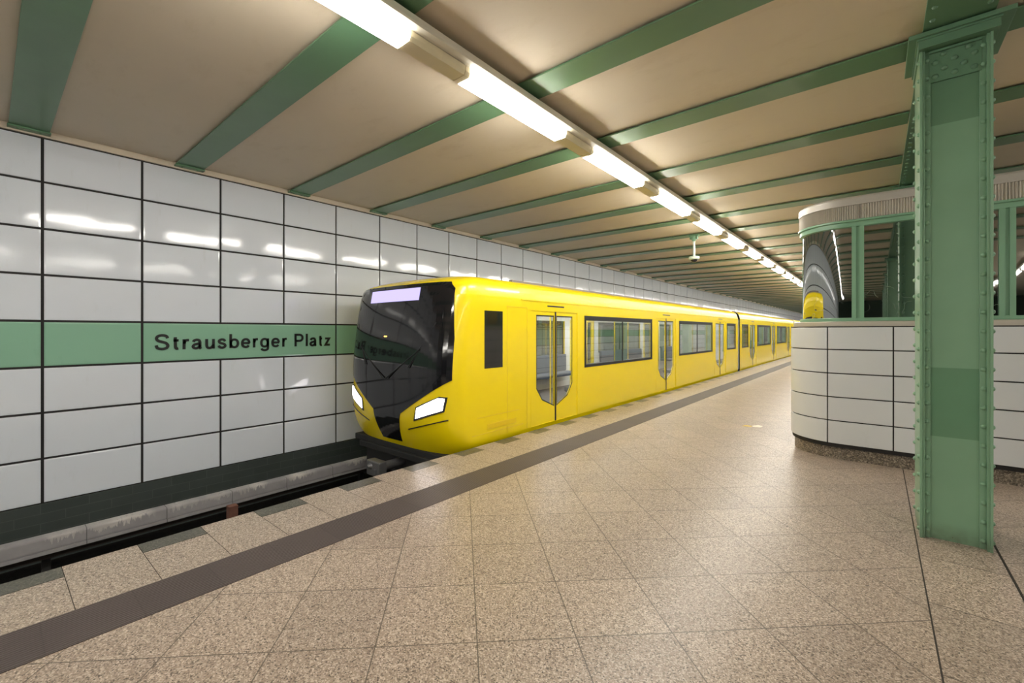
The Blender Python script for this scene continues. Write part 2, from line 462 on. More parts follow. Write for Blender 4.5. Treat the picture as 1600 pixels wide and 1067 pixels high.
for ch, ya, yb in WORD:
    m_ = MB(); Hc = ZCAP - ZBASE
    ys_ = 1.0 if ch in 'SPlb' else .905
    for path in GLYPH[ch]:
        stroke(m_, [(ya + SW/2 + x*(yb-ya-SW) - (sy0+sy1)/2, ZBASE + z*ys_*Hc - (rows[3]+rows[4])/2) for x, z in path], SW)
    m_.build('letter', M['ink'], sign)

# ------------------------------------------------------------------ floor
def plate(mb, x0, x1, y0, y1, z, mi, g=.0):
    mb.add([(x0+g, y0+g, z), (x1-g, y0+g, z), (x1-g, y1-g, z), (x0+g, y1-g, z)], [(0, 1, 2, 3)], mi)
TS0, TS1 = -3.535, -3.145     # ribbed strip
CS0, CS1 = .235, .669         # slab course under the columns
mb = MB()
SP = .3976
for mir in (False, True):
    def P(x0, x1, *a, **k):
        if mir: x0, x1 = 2*CX - x1, 2*CX - x0
        plate(mb, x0, x1, *a, **k)
    P(EDGE, TS0, Y0, Y1, -.004, 4)
    for k in range(int((Y0-.33)/SP)+1, int((Y1-.33)/SP)):
        ya, yb = .331 + k*SP, .331 + (k+1)*SP
        if k % 2:
            P(EDGE+.19, TS0, ya, yb, 0, 2, g=.002); P(EDGE, EDGE+.187, ya, yb, 0, 3, g=.002)
        else:
            P(EDGE, TS0, ya, yb, 0, 2, g=.002)
    P(TS1, CS0, Y0, Y1, 0, 0)
    # edge face and recess below the overhang
plate(mb, CS0, CS1, Y0, Y1, 0, 1)
for mir in (0, 1):
    for q in ((CS0-.006, CS0+.002),):
        a, b = q if not mir else (2*CX-q[1], 2*CX-q[0])
        plate(mb, a, b, Y0, Y1, .0006, 4)
mb.box(EDGE, R_EDGE, Y0, Y1, -.12, -.006, 5)
mb.box(EDGE+.35, R_EDGE-.35, Y0, Y1, ZT-.1, -.12, 5)
structure(mb.build('floor', [M['diag'], M['centre'], M['slab'], M['dark_slab'], M['joint'], M['concrete_dark']]))
for i, mir in ((3, 0), (4, 1)):
    a, b = (TS0, TS1) if not mir else (2*CX-TS1, 2*CX-TS0)
    structure(MB().box(a+.001, b-.001, Y0, Y1, -.005, .003).build('trim_%d' % i, M['tactile']))
# track beds
mb = MB(); mb.box(XW-.1, EDGE+.4, Y0, Y1, ZT-.1, ZT); mb.box(R_EDGE-.4, XR+.1, Y0, Y1, ZT-.1, ZT)
structure(mb.build('track_bed', M['ballast']))
TC = -5.67
for x in (TC-.7175, TC+.7175):
    m_ = MB(); m_.box(x-.035, x+.035, Y0, Y1, -1.01, -.955, 0, .008); m_.box(x-.01, x+.01, Y0, Y1, -1.10, -1.01); m_.box(x-.07, x+.07, Y0, Y1, -1.15, -1.10)
    o = m_.build('running_rail', M['rail'])
    tag(o, 'dark steel running rail nearer the platform edge' if x > TC else 'dark steel running rail nearer the tiled wall', 'rail')
cv = empty('conductor_rail', (0, 0, 0), 'grey lime-streaked conductor rail cover running along the foot of the tiled wall', 'rail')
m_ = MB(); m_.box(-7.13, -6.97, Y0, Y1, -.80, -.655, 0, .02); m_.box(-7.15, -6.955, Y0, Y1, -.835, -.80, 0)
m_.build('cover', M['cover'], cv)
m_ = MB(); m_.box(-7.08, -7.0, Y0, Y1, -.90, -.835); m_.build('contact_bar', M['rail'], cv)
for k in range(-3, 22):
    y = k*3.9 + .4
    MB().box(-7.2, -7.12, y, y+.07, ZT, -.72).build('bracket', M['under'], cv)
pst = MB().box(-4.87, -4.79, 1.50, 1.58, ZT, -.095, 0, .006).box(-4.875, -4.77, 1.48, 1.60, ZT, ZT+.03)
tag(pst.build('marker_post', M['rust']), 'short rusty brown post standing in the track trough beside the platform edge', 'post')

# ------------------------------------------------------------------ ceiling, beams, girder
structure(MB().box(XW-.05, XR+.05, Y0, Y1, ZC, ZC+.2).build('ceiling', M['ceiling']))
BY0, BP, BW = .328, 1.5475, .325
GX0, GX1 = .270, .652
ords = ['nearest', 'second', 'third', 'fourth', 'fifth', 'sixth', 'seventh', 'eighth', 'ninth', 'tenth', 'eleventh', 'twelfth']
def beam_proto(x0, x1, wall_left=True):
    root = empty('ceiling_beam', (0, 0, 0), '', 'beam', 'green ceiling beams left of the girder' if wall_left else 'green ceiling beams right of the girder')
    m = MB(); m.box(x0, x1, -BW/2, BW/2, ZB, ZB+.016, 0, .003); m.box(x0, x1, -.008, .008, ZB+.016, ZC+.02)
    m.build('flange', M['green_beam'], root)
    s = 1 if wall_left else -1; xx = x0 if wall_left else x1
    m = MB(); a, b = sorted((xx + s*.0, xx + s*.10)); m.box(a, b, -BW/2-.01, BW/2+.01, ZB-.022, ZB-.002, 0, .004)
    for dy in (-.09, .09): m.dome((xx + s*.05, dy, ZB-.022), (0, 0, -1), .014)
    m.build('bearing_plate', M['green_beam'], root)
    return root
pl = beam_proto(XW+.017, GX0-.002, True); pr = beam_proto(GX1+.002, XR-.017, False)
nb = 0
for k in range(-16, 55):
    y = BY0 + k*BP
    for s, proto in ((0, pl), (1, pr)):
        if s and k < -2: continue
        o = proto if (k == -16 and s == 0) or (k == -2 and s == 1) else copy_tree(proto)
        o.location = (0, y, 0)
        if s == 0:
            if k < 0: lab = 'green steel ceiling beam out of frame behind the first beam above the wall'
            elif k < 12: lab = '%s green steel ceiling beam meeting the tiled wall, counted from the left edge' % ords[k]
            else: lab = 'thin distant green ceiling beam above the back half of the yellow train'
        else:
            if k < 3: lab = 'green ceiling beam to the right of the girder, out of frame'
            elif k < 9: lab = 'green ceiling beam right of the girder, %s one back from the riveted column' % ords[k-3]
            else: lab = 'green ceiling beam right of the girder hidden above the booth roof'
        o['label'] = lab
gd = empty('ceiling_girder', (0, 0, 0), 'wide dark green riveted girder running lengthways over the column and booth', 'girder')
m = MB(); m.box(GX0, GX1, Y0, Y1, 3.888, 3.906, 0, .003); m.box(GX0+.01, GX1-.01, Y0, Y1, 3.906, ZC+.03)
y = -2.0
while y < 20:
    for x in (GX0+.045, GX1-.045):
        m.dome((x, y, 3.888), (0, 0, -1), .017)
    y += .17
m.build('flange', M['green_top'], gd)

# ------------------------------------------------------------------ columns
def make_column(z0=0.0):
    """riveted box column; origin on its floor point at the near face centre line"""
    root = empty('riveted_column', (0, 0, 0), '', 'column')
    hw, dep, top = .195, .56, 3.765
    m = MB()
    for s in (-1, 1):
        xa, xb = sorted((s*hw, s*(hw-.016))); m.box(xa, xb, 0, dep, z0, top, 0, .002)
        xa, xb = sorted((s*(hw-.016), s*(hw-.030))); m.box(xa, xb, .012, .075, z0, top, 0, .002)
        m.box(xa, xb, dep-.075, dep-.012, z0, top, 0, .002)
        xa, xb = sorted((s*(hw-.030), s*(hw-.064))); m.box(xa, xb, .045, .060, z0, top, 0, .002)
        m.box(xa, xb, dep-.060, dep-.045, z0, top, 0, .002)
        z = z0 + .06 if z0 == 0 else z0 + .05
        while z < top - .05:
            m.dome((s*(hw-.043), .045, z), (0, -1, 0), .0185, .0165)
            m.dome((s*hw, .045, z), (s, 0, 0), .0185, .0165)
            m.dome((s*hw, dep-.05, z+.02), (s, 0, 0), .0185, .0165)
            m.dome((s*(hw-.043), dep-.045, z), (0, 1, 0), .0185, .0165)
            z += .1400
    m.build('flange', M['green'], root)
    m = MB(); wx = hw-.02
    for a, b, mi in ((0, .79, 0), (.79, 1.32, 1), (1.32, 3.19, 0), (3.19, top, 2)):
        if b <= z0: continue
        m.box(-wx, wx, .060, .068, max(a, z0), b, mi)
    m.box(-wx, wx, dep-.068, dep-.060, z0, top, 0)
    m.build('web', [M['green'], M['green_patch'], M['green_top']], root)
    # gusset plate with its rivets
    m = MB(); m.box(-.140, .144, .040, .058, 3.52, 3.750, 0, .003); m.box(-.140, .144, .020, .058, 3.740, 3.757, 0, .002)
    for x, z in ((-.105, 3.665), (-.105, 3.56), (-.055, 3.61), (0, 3.665), (0, 3.56), (.05, 3.61), (.105, 3.665), (.105, 3.56), (-.06, 3.72), (.075, 3.72)):
        m.dome((x, .040, z), (0, -1, 0), .021, .017)
    m.build('gusset_plate', M['green_top'], root)
    m = MB()
    m.box(-.205, .227, -.045, dep+.045, 3.765, 3.833, 0, .004)
    m.box(-.214, .236, -.055, dep+.055, 3.826, 3.84, 0, .003)
    m.box(-.262, .300, -.075, dep+.03, 3.840, 3.8735, 0, .004)
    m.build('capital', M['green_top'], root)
    return root
col1 = make_column(); col1.location = (.451, 4.64, 0)
col1['label'] = 'big green riveted steel column standing in the right foreground of the platform'
col1['group'] = 'riveted columns along the platform'
colf = copy_tree(col1); colf.location = (.451, -4.64, 0)
for yy in (-9.28, -13.93, -18.57):
    c = copy_tree(colf); c.location = (.451, yy, 0); c['label'] = 'green riveted column out of frame on the near side of the viewpoint'
colf['label'] = 'green riveted column out of frame on the near side of the viewpoint'
for k in range(3, 15):
    c = copy_tree(col1); c.location = (.451, 4.64 + 4.6425*(k-0), 0)
    c['label'] = 'green riveted column on the far side of the booth'
col2 = make_column(3.285); col2.location = (.451, 9.2825, 0); col2['label'] = 'top of the green column rising out of the booth roof behind the foreground column'
col2['group'] = 'riveted columns along the platform'

# ------------------------------------------------------------------ booth
BR = .60; bx0, bx1 = -.34, 2*CX + .34; by0 = 6.784 + BR; by1 = by0 + 8*.629; AL = BR*PI/2
segs = [('l', (bx0, 6.784), (1, 0), bx1-bx0), ('a', (bx1, by0), -90, AL), ('l', (bx1+BR, by0), (0, 1), 8*.629), ('a', (bx1, by1), 0, AL),
        ('l', (bx1, by1+BR), (-1, 0), bx1-bx0), ('a', (bx0, by1), 90, AL), ('l', (bx0-BR, by1), (0, -1), 8*.629), ('a', (bx0, by0), 180, AL)]
PER = sum(s[3] for s in segs)
def PB(s, inset=0.0):
    s = s % PER
    for kind, a, b, L in segs:
        if s <= L + 1e-9:
            if kind == 'l':
                nx, ny = b[1], -b[0]
                return (a[0]+b[0]*s-nx*inset, a[1]+b[1]*s-ny*inset)
            t = math.radians(b) + s/BR; r = BR - inset
            return (a[0]+r*math.cos(t), a[1]+r*math.sin(t))
        s -= L
    return PB(0, inset)
def breaks(s0, s1, step=.07):
    """sample values incl. the segment ends"""
    out = [s0]; acc = 0
    marks = []
    for j in range(-1, 2):
        a = 0
        for kind, p, q, L in segs:
            if kind == 'a':
                marks += [j*PER + a + L*i/20 for i in range(21)]
            a += L
    out += sorted(x for x in marks if s0 + 1e-4 < x < s1 - 1e-4)
    out.append(s1); return out
def sweep(mb, prof, s0=0.0, s1=PER, mi=0, closed_ends=True, ss=None):
    """sweep a closed profile [(inset, z)...] along the booth outline"""
    ss = ss or breaks(s0, s1); n = len(prof); vs = []
    for s in ss:
        for ins, z in prof: x, y = PB(s, ins); vs.append((x, y, z))
    for j in range(n):
        sv_ = [p for i in range(len(ss)) for p in (vs[i*n+j], vs[i*n+(j+1) % n])]
        mb.add(sv_, [(2*i, 2*i+2, 2*i+3, 2*i+1) for i in range(len(ss)-1)], mi, True)
    if closed_ends:
        mb.add(vs, [tuple(range(n))[::-1], tuple(range((len(ss)-1)*n, len(ss)*n))], mi)
booth = empty('platform_booth', (CX, 9.5, 0), 'round-cornered platform booth with white tiled base and dark mirror windows behind the column', 'booth')
BO = Vector((-CX, -9.5, 0))
def bpart(mb, name, mats):
    mb.v = [(a-CX, b-9.5, c) for a, b, c in mb.v]
    return mb.build(name, mats, booth)
brow = [.194, .483, .778, 1.074, 1.371, 1.654]
def rect(i0, i1, z0, z1): return [(i0, z0), (i0, z1), (i1, z1), (i1, z0)]
m = MB(); sweep(m, rect(.018, .10, .15, 1.66), mi=1)
joints = []; a = 0; marks_ = []
for kind, p, q, L in segs:
    if kind == 'l':
        if L < 3: marks_ += [a-.14, a+.4887, a+1.1173, a+L+.14]
        else: marks_ += [a + i*.629 for i in range(9)]
    a += L
joints = list(zip(marks_, marks_[1:] + [marks_[0] + PER]))
for s0, s1 in joints:
    for z0, z1 in zip(brow, brow[1:]):
        g_ = .007
        sweep(m, [(.018, z0+g_), (.003, z0+g_), (0, z0+g_+.003), (0, z1-g_-.003), (.003, z1-g_), (.018, z1-g_)], s0+g_, s1-g_)
bpart(m, 'tiled_base', [M['booth_tile'], M['black_joint']])
m = MB(); x = 0; acc = 0
pj = []; a = 0
for kind, p, q, L in segs:
    n = max(1, round(L/.40)) if kind == 'l' else 4
    pj += [(a + L*i/n, a + L*(i+1)/n) for i in range(n)]; a += L
for s0, s1 in pj: sweep(m, rect(.045, .12, 0, .192), s0+.0015, s1-.0015)
bpart(m, 'plinth', M['plinth'])
m = MB(); sweep(m, [(.035, 1.658), (.030, 1.662), (.030, 1.715), (.05, 1.722), (.20, 1.722), (.20, 1.658)])
bpart(m, 'sill', M['fascia'])
MUL = [.30 + .62*k for k in range(3)]       # mullion centres on the front (s)
mulls = []; a = 0
for kind, p, q, L in segs:
    if kind == 'l':
        if L < 3: mulls += [a + .16 + .62*k for k in range(3)]
        else: mulls += [a + .31 + .629*k for k in range(8)]
    a += L
m = MB()
sweep(m, [(.112, 1.722), (.105, 1.73), (.105, 1.762), (.125, 1.768), (.18, 1.768), (.18, 1.722)])
sweep(m, [(.125, 2.894), (.105, 2.902), (.105, 2.955), (.085, 2.962), (.085, 2.985), (.18, 2.985), (.18, 2.894)])
for c in mulls:
    sweep(m, rect(.122, .18, 1.76, 2.90), c-.055, c+.055)
    for d in (-1, 1): sweep(m, [(.105, 1.76), (.105, 2.90), (.13, 2.90), (.13, 1.76)], c+d*.038-.022, c+d*.038+.022)
bpart(m, 'window_frame', M['frame_green'])
for i, c in enumerate(mulls):
    d = mulls[(i+1) % len(mulls)]; d = d if d > c else d + PER
    m = MB(); sweep(m, rect(.142, .150, 1.765, 2.90), c+.055, d-.055)
    bpart(m, 'window_pane', M['booth_glass'])
m = MB(); ss = []; s = 0; prof = []
nrib = int(PER/.0125); nrib -= nrib % 2
vs = []
for i in range(nrib):
    ins = .098 if i % 2 else .112
    for z in (2.985, 3.165): x, y = PB(i*PER/nrib, ins); vs.append((x, y, z))
m.add(vs, [(2*i, (2*i+2) % (2*nrib), (2*i+3) % (2*nrib), 2*i+1) for i in range(nrib)])
for c in mulls: sweep(m, rect(.092, .12, 2.985, 3.165), c-.014, c-.004); sweep(m, rect(.092, .12, 2.985, 3.165), c+.004, c+.014)
bpart(m, 'ribbed_fascia', M['fascia'])
m = MB(); sweep(m, [(.09, 3.165), (.09, 3.25), (.105, 3.272), (.13, 3.28), (.16, 3.28), (.16, 3.165)])
top = [PB(s, .15) for s in breaks(0, PER)[:-1]]
m.add([(x, y, 3.28) for x, y in top], [tuple(range(len(top)))])
bpart(m, 'roof_cap', M['cap_metal'])

# ------------------------------------------------------------------ ceiling lights
LP, LL = 2.128, 1.49
def lamp_proto():
    """origin: start of the luminous diffuser on the fixture axis"""
    root = empty('ceiling_light', (0, 0, 0), '', 'ceiling light')
    g0, g1 = -(LP-LL)/2, LL + (LP-LL)/2
    m = MB()
    def prof(pts, y0, y1, mi=0, caps=True):
        n = len(pts); vs = [(x, y0, z) for x, z in pts] + [(x, y1, z) for x, z in pts]
        m.add(vs, [(i, (i+1) % n, n+(i+1) % n, n+i) for i in range(n)], mi)
        m.add(vs, [tuple(range(n))[::-1], tuple(range(n, 2*n))], mi)
    prof([(-.170, 3.905), (.170, 3.905), (.170, 3.862), (.162, 3.850), (.125, 3.842), (.120, 3.848), (-.120, 3.848), (-.125, 3.842), (-.162, 3.850), (-.170, 3.862)], g0, g1)
    m.box(-.055, .055, g0, g1, 3.905, ZB-.001)
    fixnormals(m.build('housing', M['fixture'], root))
    tr = [(-.092, 3.843), (.092, 3.843), (.088, 3.800), (.070, 3.768), (-.070, 3.768), (-.088, 3.800)]
    m = MB(); prof(tr, 0, LL)
    fixnormals(m.build('diffuser', M['tube'], root))
    tc = [(x*.97, z + (.003 if z < 3.84 else 0)) for x, z in tr]
    m = MB(); prof(tc, LL+.004, g1); fixnormals(m.build('end_cover', M['fixture_tan'], root))
    m = MB(); prof(tc, g0, -.075); prof([(x*.94, z+.004) for x, z in tc], -.076, -.061); prof(tc, -.062, -.004)
    fixnormals(m.build('end_cover', M['fixture_tan'], root))
    return root
lp = lamp_proto()
LX = -2.755; LX2 = 4.2; LS = 2.66
lp['group'] = 'ceiling lights over the left platform side'
far_me = [c for c in lp.children if c.name.startswith('diffuser')][0].data.copy(); far_me.materials.clear(); far_me.materials.append(M['tube_far'])
first = True
lw = ['first', 'second', 'third', 'fourth', 'fifth', 'sixth', 'seventh', 'eighth', 'ninth']
for side in (0, 1):
    for k in range(-12, 38):
        if side and k > 26: continue
        o = lp if first else copy_tree(lp); first = False
        o.location = (LX if not side else LX2, LS + k*LP if not side else LS + .7 + k*LP, 0)
        if side:
            for ch in o.children:
                if ch.name.startswith('diffuser'):
                    ch.data = far_me
            o['group'] = 'ceiling lights over the right platform side'
            o['label'] = 'long ceiling light right of the girder, seen only as a reflection'
        else:
            if k < -1: o['label'] = 'long ceiling light out of frame behind the nearest lit one'
            elif k < 8: o['label'] = '%s lit ceiling light in the long row, counted from the near end' % lw[k+1]
            else: o['label'] = 'small distant lit ceiling light near the vanishing end of the row'

# ------------------------------------------------------------------ dome camera
cam_x, cam_y = -3.44, BY0 + 7*BP - .06
cc = empty('ceiling_camera', (cam_x, cam_y, ZB), 'white dome security camera hanging on a green rod from a ceiling beam', 'security camera')
m = MB(); m.box(-.11, .11, -.06, .06, -.03, 0, 0, .006); m.box(-.09, -.05, -.05, .05, -.10, -.02, 0, .006); m.box(.05, .09, -.05, .05, -.10, -.02, 0, .006)
m.lathe((0, 0, 0), [(0, -.02), (.075, -.02), (.07, -.07), (.045, -.13), (.03, -.15)], 20)
m.build('mount', M['frame_green'], cc)
m = MB(); m.lathe((0, 0, 0), [(.027, -.12), (.027, -.53)], 16); m.build('rod', M['white_plastic'], cc)
m = MB(); m.lathe((0, 0, 0), [(0, -.515), (.10, -.52), (.122, -.535), (.122, -.585), (.10, -.60), (0, -.60)], 28); m.build('camera_body', M['white_plastic'], cc)
m = MB(); m.lathe((0, 0, 0), [(.078, -.598), (.074, -.622), (.058, -.645), (.034, -.66), (0, -.664)], 24); m.build('dome', M['dome'], cc)

# scrap on the floor
sc_ = empty('floor_scrap', (-1.60, 8.22, 0), 'small trodden white and yellow paper scrap lying on the platform floor', 'litter')
m = MB(); m.add([(0, 0, .0015), (.11, .02, .003), (.13, .16, .0015), (.05, .20, .004), (-.02, .10, .0015)], [(0, 1, 2, 3, 4)])
m.build('white_piece', M['paper'], sc_)
m = MB(); m.add([(-.16, -.06, .0015), (-.02, -.04, .003), (-.01, .07, .0015), (-.12, .08, .0015)], [(0, 1, 2, 3)])
m.build('yellow_piece', M['paper_yellow'], sc_)

# ------------------------------------------------------------------ the train
TW = 1.325
WT = [(-.12, 1.255), (-.05, 1.31), (.05, TW), (.91, TW), (1.5, TW), (1.95, TW), (2.10, TW), (2.13, 1.318), (2.22, 1.295), (2.30, 1.262), (2.35, 1.225), (2.385, 1.17), (2.41, 1.08), (2.43, .95), (2.445, .7), (2.455, .4), (2.46, .001)]
def W(z):
    for (a, wa), (b, wb) in zip(WT, WT[1:]):
        if z <= b: return wa + (wb-wa)*max(0, (z-a)/(b-a))
    return .001
NY, NL = 3.86, .46
def rake(z):
    r = .20*max(0, (z-.9)/1.5)**1.6
    if z > 2.25: r += .55*((z-2.25)/.21)**2.2
    if z < .35: r += .16*((.35-z)/.47)**1.6
    return r
def front(x, z):
    s = min(1.0, abs(x)/W(z)); return NY + NL*(1-(1-s**3.0)**(1/3.0)) + rake(z)
train = empty('underground_train', (TC, NY, 0), 'yellow underground train with black front running along the left platform edge', 'train')
TY = NY
def tpart(mb, name, mats, fix=False, parent=None):
    mb.v = [(a, b-TY, c) for a, b, c in mb.v]
    o = mb.build(name, mats, parent or train)
    return fixnormals(o) if fix else o
YS = 5.45
# nose shell
zs = [-.12, -.08, -.05, 0, .05, .12, .2, .3, .4, .55, .7, .9, 1.1, 1.3, 1.5, 1.7, 1.95, 2.10, 2.13, 2.17, 2.22, 2.26, 2.30, 2.33, 2.35, 2.37, 2.385, 2.40, 2.41, 2.42, 2.43, 2.445, 2.455, 2.46]
sv = [math.sin(PI/2*t/20) for t in range(21)]
ssx = [-a for a in sv[::-1]][:-1] + sv
m = MB(); vs = []; nc = len(ssx) + 2
for z in zs:
    w = W(z); vs.append((-w, YS, z))
    for s in ssx: vs.append((s*w, min(front(s*w, z), YS-.02), z))
    vs.append((w, YS, z))
roofrow = zs.index(2.41)
for j in range(len(zs)-1):
    for i in range(nc-1):
        m.add([], [], 0); m.f.append((j*nc+i, j*nc+i+1, (j+1)*nc+i+1, (j+1)*nc+i)); m.mi.append(1 if j >= roofrow else 0); m.sm.append(True)
m.v = vs
tpart(m, 'nose', [M['yellow'], M['roof_grey']], True)
# overlays that follow the nose surface
def overlay(mb, outline, off, mi=0, n=26, th=.012, f=front):
    xs = [p[0] for p in outline]; zz = [p[1] for p in outline]
    bm = bmesh.new(); x0, x1, z0, z1 = min(xs), max(xs), min(zz), max(zz)
    g = [[bm.verts.new((x0+(x1-x0)*i/n, 0, z0+(z1-z0)*j/n)) for i in range(n+1)] for j in range(n+1)]
    for j in range(n):
        for i in range(n): bm.faces.new((g[j][i], g[j][i+1], g[j+1][i+1], g[j+1][i]))
    cx = sum(xs)/len(xs); cz = sum(zz)/len(zz)
    for (ax, az), (bx, bz) in zip(outline, outline[1:]+outline[:1]):
        nx, nz = (bz-az), -(bx-ax)
        if nx*(cx-ax)+nz*(cz-az) > 0: nx, nz = -nx, -nz
        bmesh.ops.bisect_plane(bm, geom=bm.verts[:]+bm.edges[:]+bm.faces[:], plane_co=(ax, 0, az), plane_no=(nx, 0, nz), clear_outer=True)
    bmesh.ops.remove_doubles(bm, verts=bm.verts[:], dist=1e-5)
    r = bmesh.ops.extrude_face_region(bm, geom=bm.faces[:])
    newv = {e for e in r['geom'] if isinstance(e, bmesh.types.BMVert)}
    for v in bm.verts:
        v.co.y = f(v.co.x, v.co.z) - off + (th if v in newv else 0)
    bmesh.ops.recalc_face_normals(bm, faces=bm.faces[:]); bm.verts.index_update()
    mb.add([v.co[:] for v in bm.verts], [[v.index for v in fc.verts] for fc in bm.faces], mi, False); bm.free()
m = MB(); overlay(m, [(-1.17, 2.20), (-1.08, 2.30), (1.08, 2.30), (1.17, 2.20), (1.235, 1.5), (1.235, .93), (.34, .40), (-.34, .40), (-1.235, .93), (-1.235, 1.5)], .010, n=40)
overlay(m, [(-.34, .402), (.34, .402), (.24, -.04), (-.24, -.04)], .010, n=12)
tpart(m, 'front_mask', M['black_gloss'])
m = MB(); overlay(m, [(-1.06, 1.95), (1.06, 1.95), (1.12, 1.0), (.98, .86), (-.98, .86), (-1.12, 1.0)], .016, n=30, th=.005); tpart(m, 'windscreen', M['black_gloss'])
m = MB(); overlay(m, [(-.62, 2.235), (.60, 2.235), (.60, 2.05), (-.62, 2.05)], .018, n=10, th=.006); tpart(m, 'destination_display', M['display'])
for s in (-1, 1):
    m = MB(); pts = [(s*.64, .33), (s*1.15, .50), (s*1.19, .70), (s*1.08, .705), (s*.68, .53)]
    overlay(m, pts, .012, n=14, th=.01); hl = tpart(m, 'headlight_surround', M['rubber'])
    m = MB(); overlay(m, [(s*.68, .37), (s*1.13, .52), (s*1.16, .68), (s*1.07, .685), (s*.71, .52)], .020, n=12, th=.01); o = tpart(m, 'headlight', M['head'])
    m = MB(); overlay(m, [(s*.5, .20), (s*1.2, .40), (s*1.2, .385), (s*.5, .185)], .012, n=10, th=.006); tpart(m, 'panel_seam', M['rubber'])
m = MB()
for s in (-1, 1):
    a = (s*.05, front(.05, .92)-.04, .90); b = (s*.75, front(.75, 1.45)-.035, 1.35)
    m.cyl(a, b, .010, .007, 8)
    m.cyl((s*.55, front(.55, 1.1)-.035, 1.08), (s*.98, front(.98, 1.85)-.035, 1.72), .009, n=8)
tpart(m, 'wiper', M['rubber'])
m = MB(); overlay(m, [(-.10, 1.53), (-.04, 1.53), (-.04, 1.515), (-.10, 1.515)], .024, n=2); tpart(m, 'indicator_light', M['amber'])
m = MB(); m.cyl((0, 4.3, -.42), (0, 3.70, -.42), .07, n=14); m.box(-.16, .16, 3.62, 3.76, -.52, -.30, 0, .02); m.cyl((-.05, 3.62, -.38), (-.05, 3.57, -.38), .05, .02, 12); m.box(.05, .12, 3.585, 3.62, -.47, -.40)
tpart(m, 'coupler', M['grey_steel'])
m = MB(); m.box(-1.15, 1.15, 4.02, 4.3, -.22, -.12, 0, .02); m.box(-.95, .95, 3.98, 4.10, -.30, -.20, 0, .02); m.box(-1.0, 1.0, 4.15, 4.3, -.62, -.3)
tpart(m, 'bumper_beam', M['under'])
# cab side window and cab door seams
for s in (-1, 1):
    m = MB(); x = s*(TW+.003)
    a, b = sorted((x, x - s*.01)); m.box(a, b, 4.60, 5.00, 1.06, 1.90, 0, .003); tpart(m, 'cab_window', M['black_gloss'])
    m = MB()
    a, b = sorted((s*(TW+.002), s*(TW-.006)))
    for y0, y1, z0, z1 in ((5.10, 5.108, .04, 1.98), (5.60, 5.608, .04, 1.98), (5.10, 5.608, 1.975, 1.985), (4.45, 5.4, .36, .37), (4.35, 5.5, .12, .13)):
        m.box(a, b, y0, y1, z0, z1)
    a, b = sorted((s*(TW+.004), s*(TW-.006))); m.box(a, b, 4.66, 5.32, .17, .25, 0, .003)
    for k in range(4): m.box(a+s*.002, b+s*.002, 4.70, 5.28, .18+.018*k, .186+.018*k)
    tpart(m, 'side_grille', M['yellow_deep'])

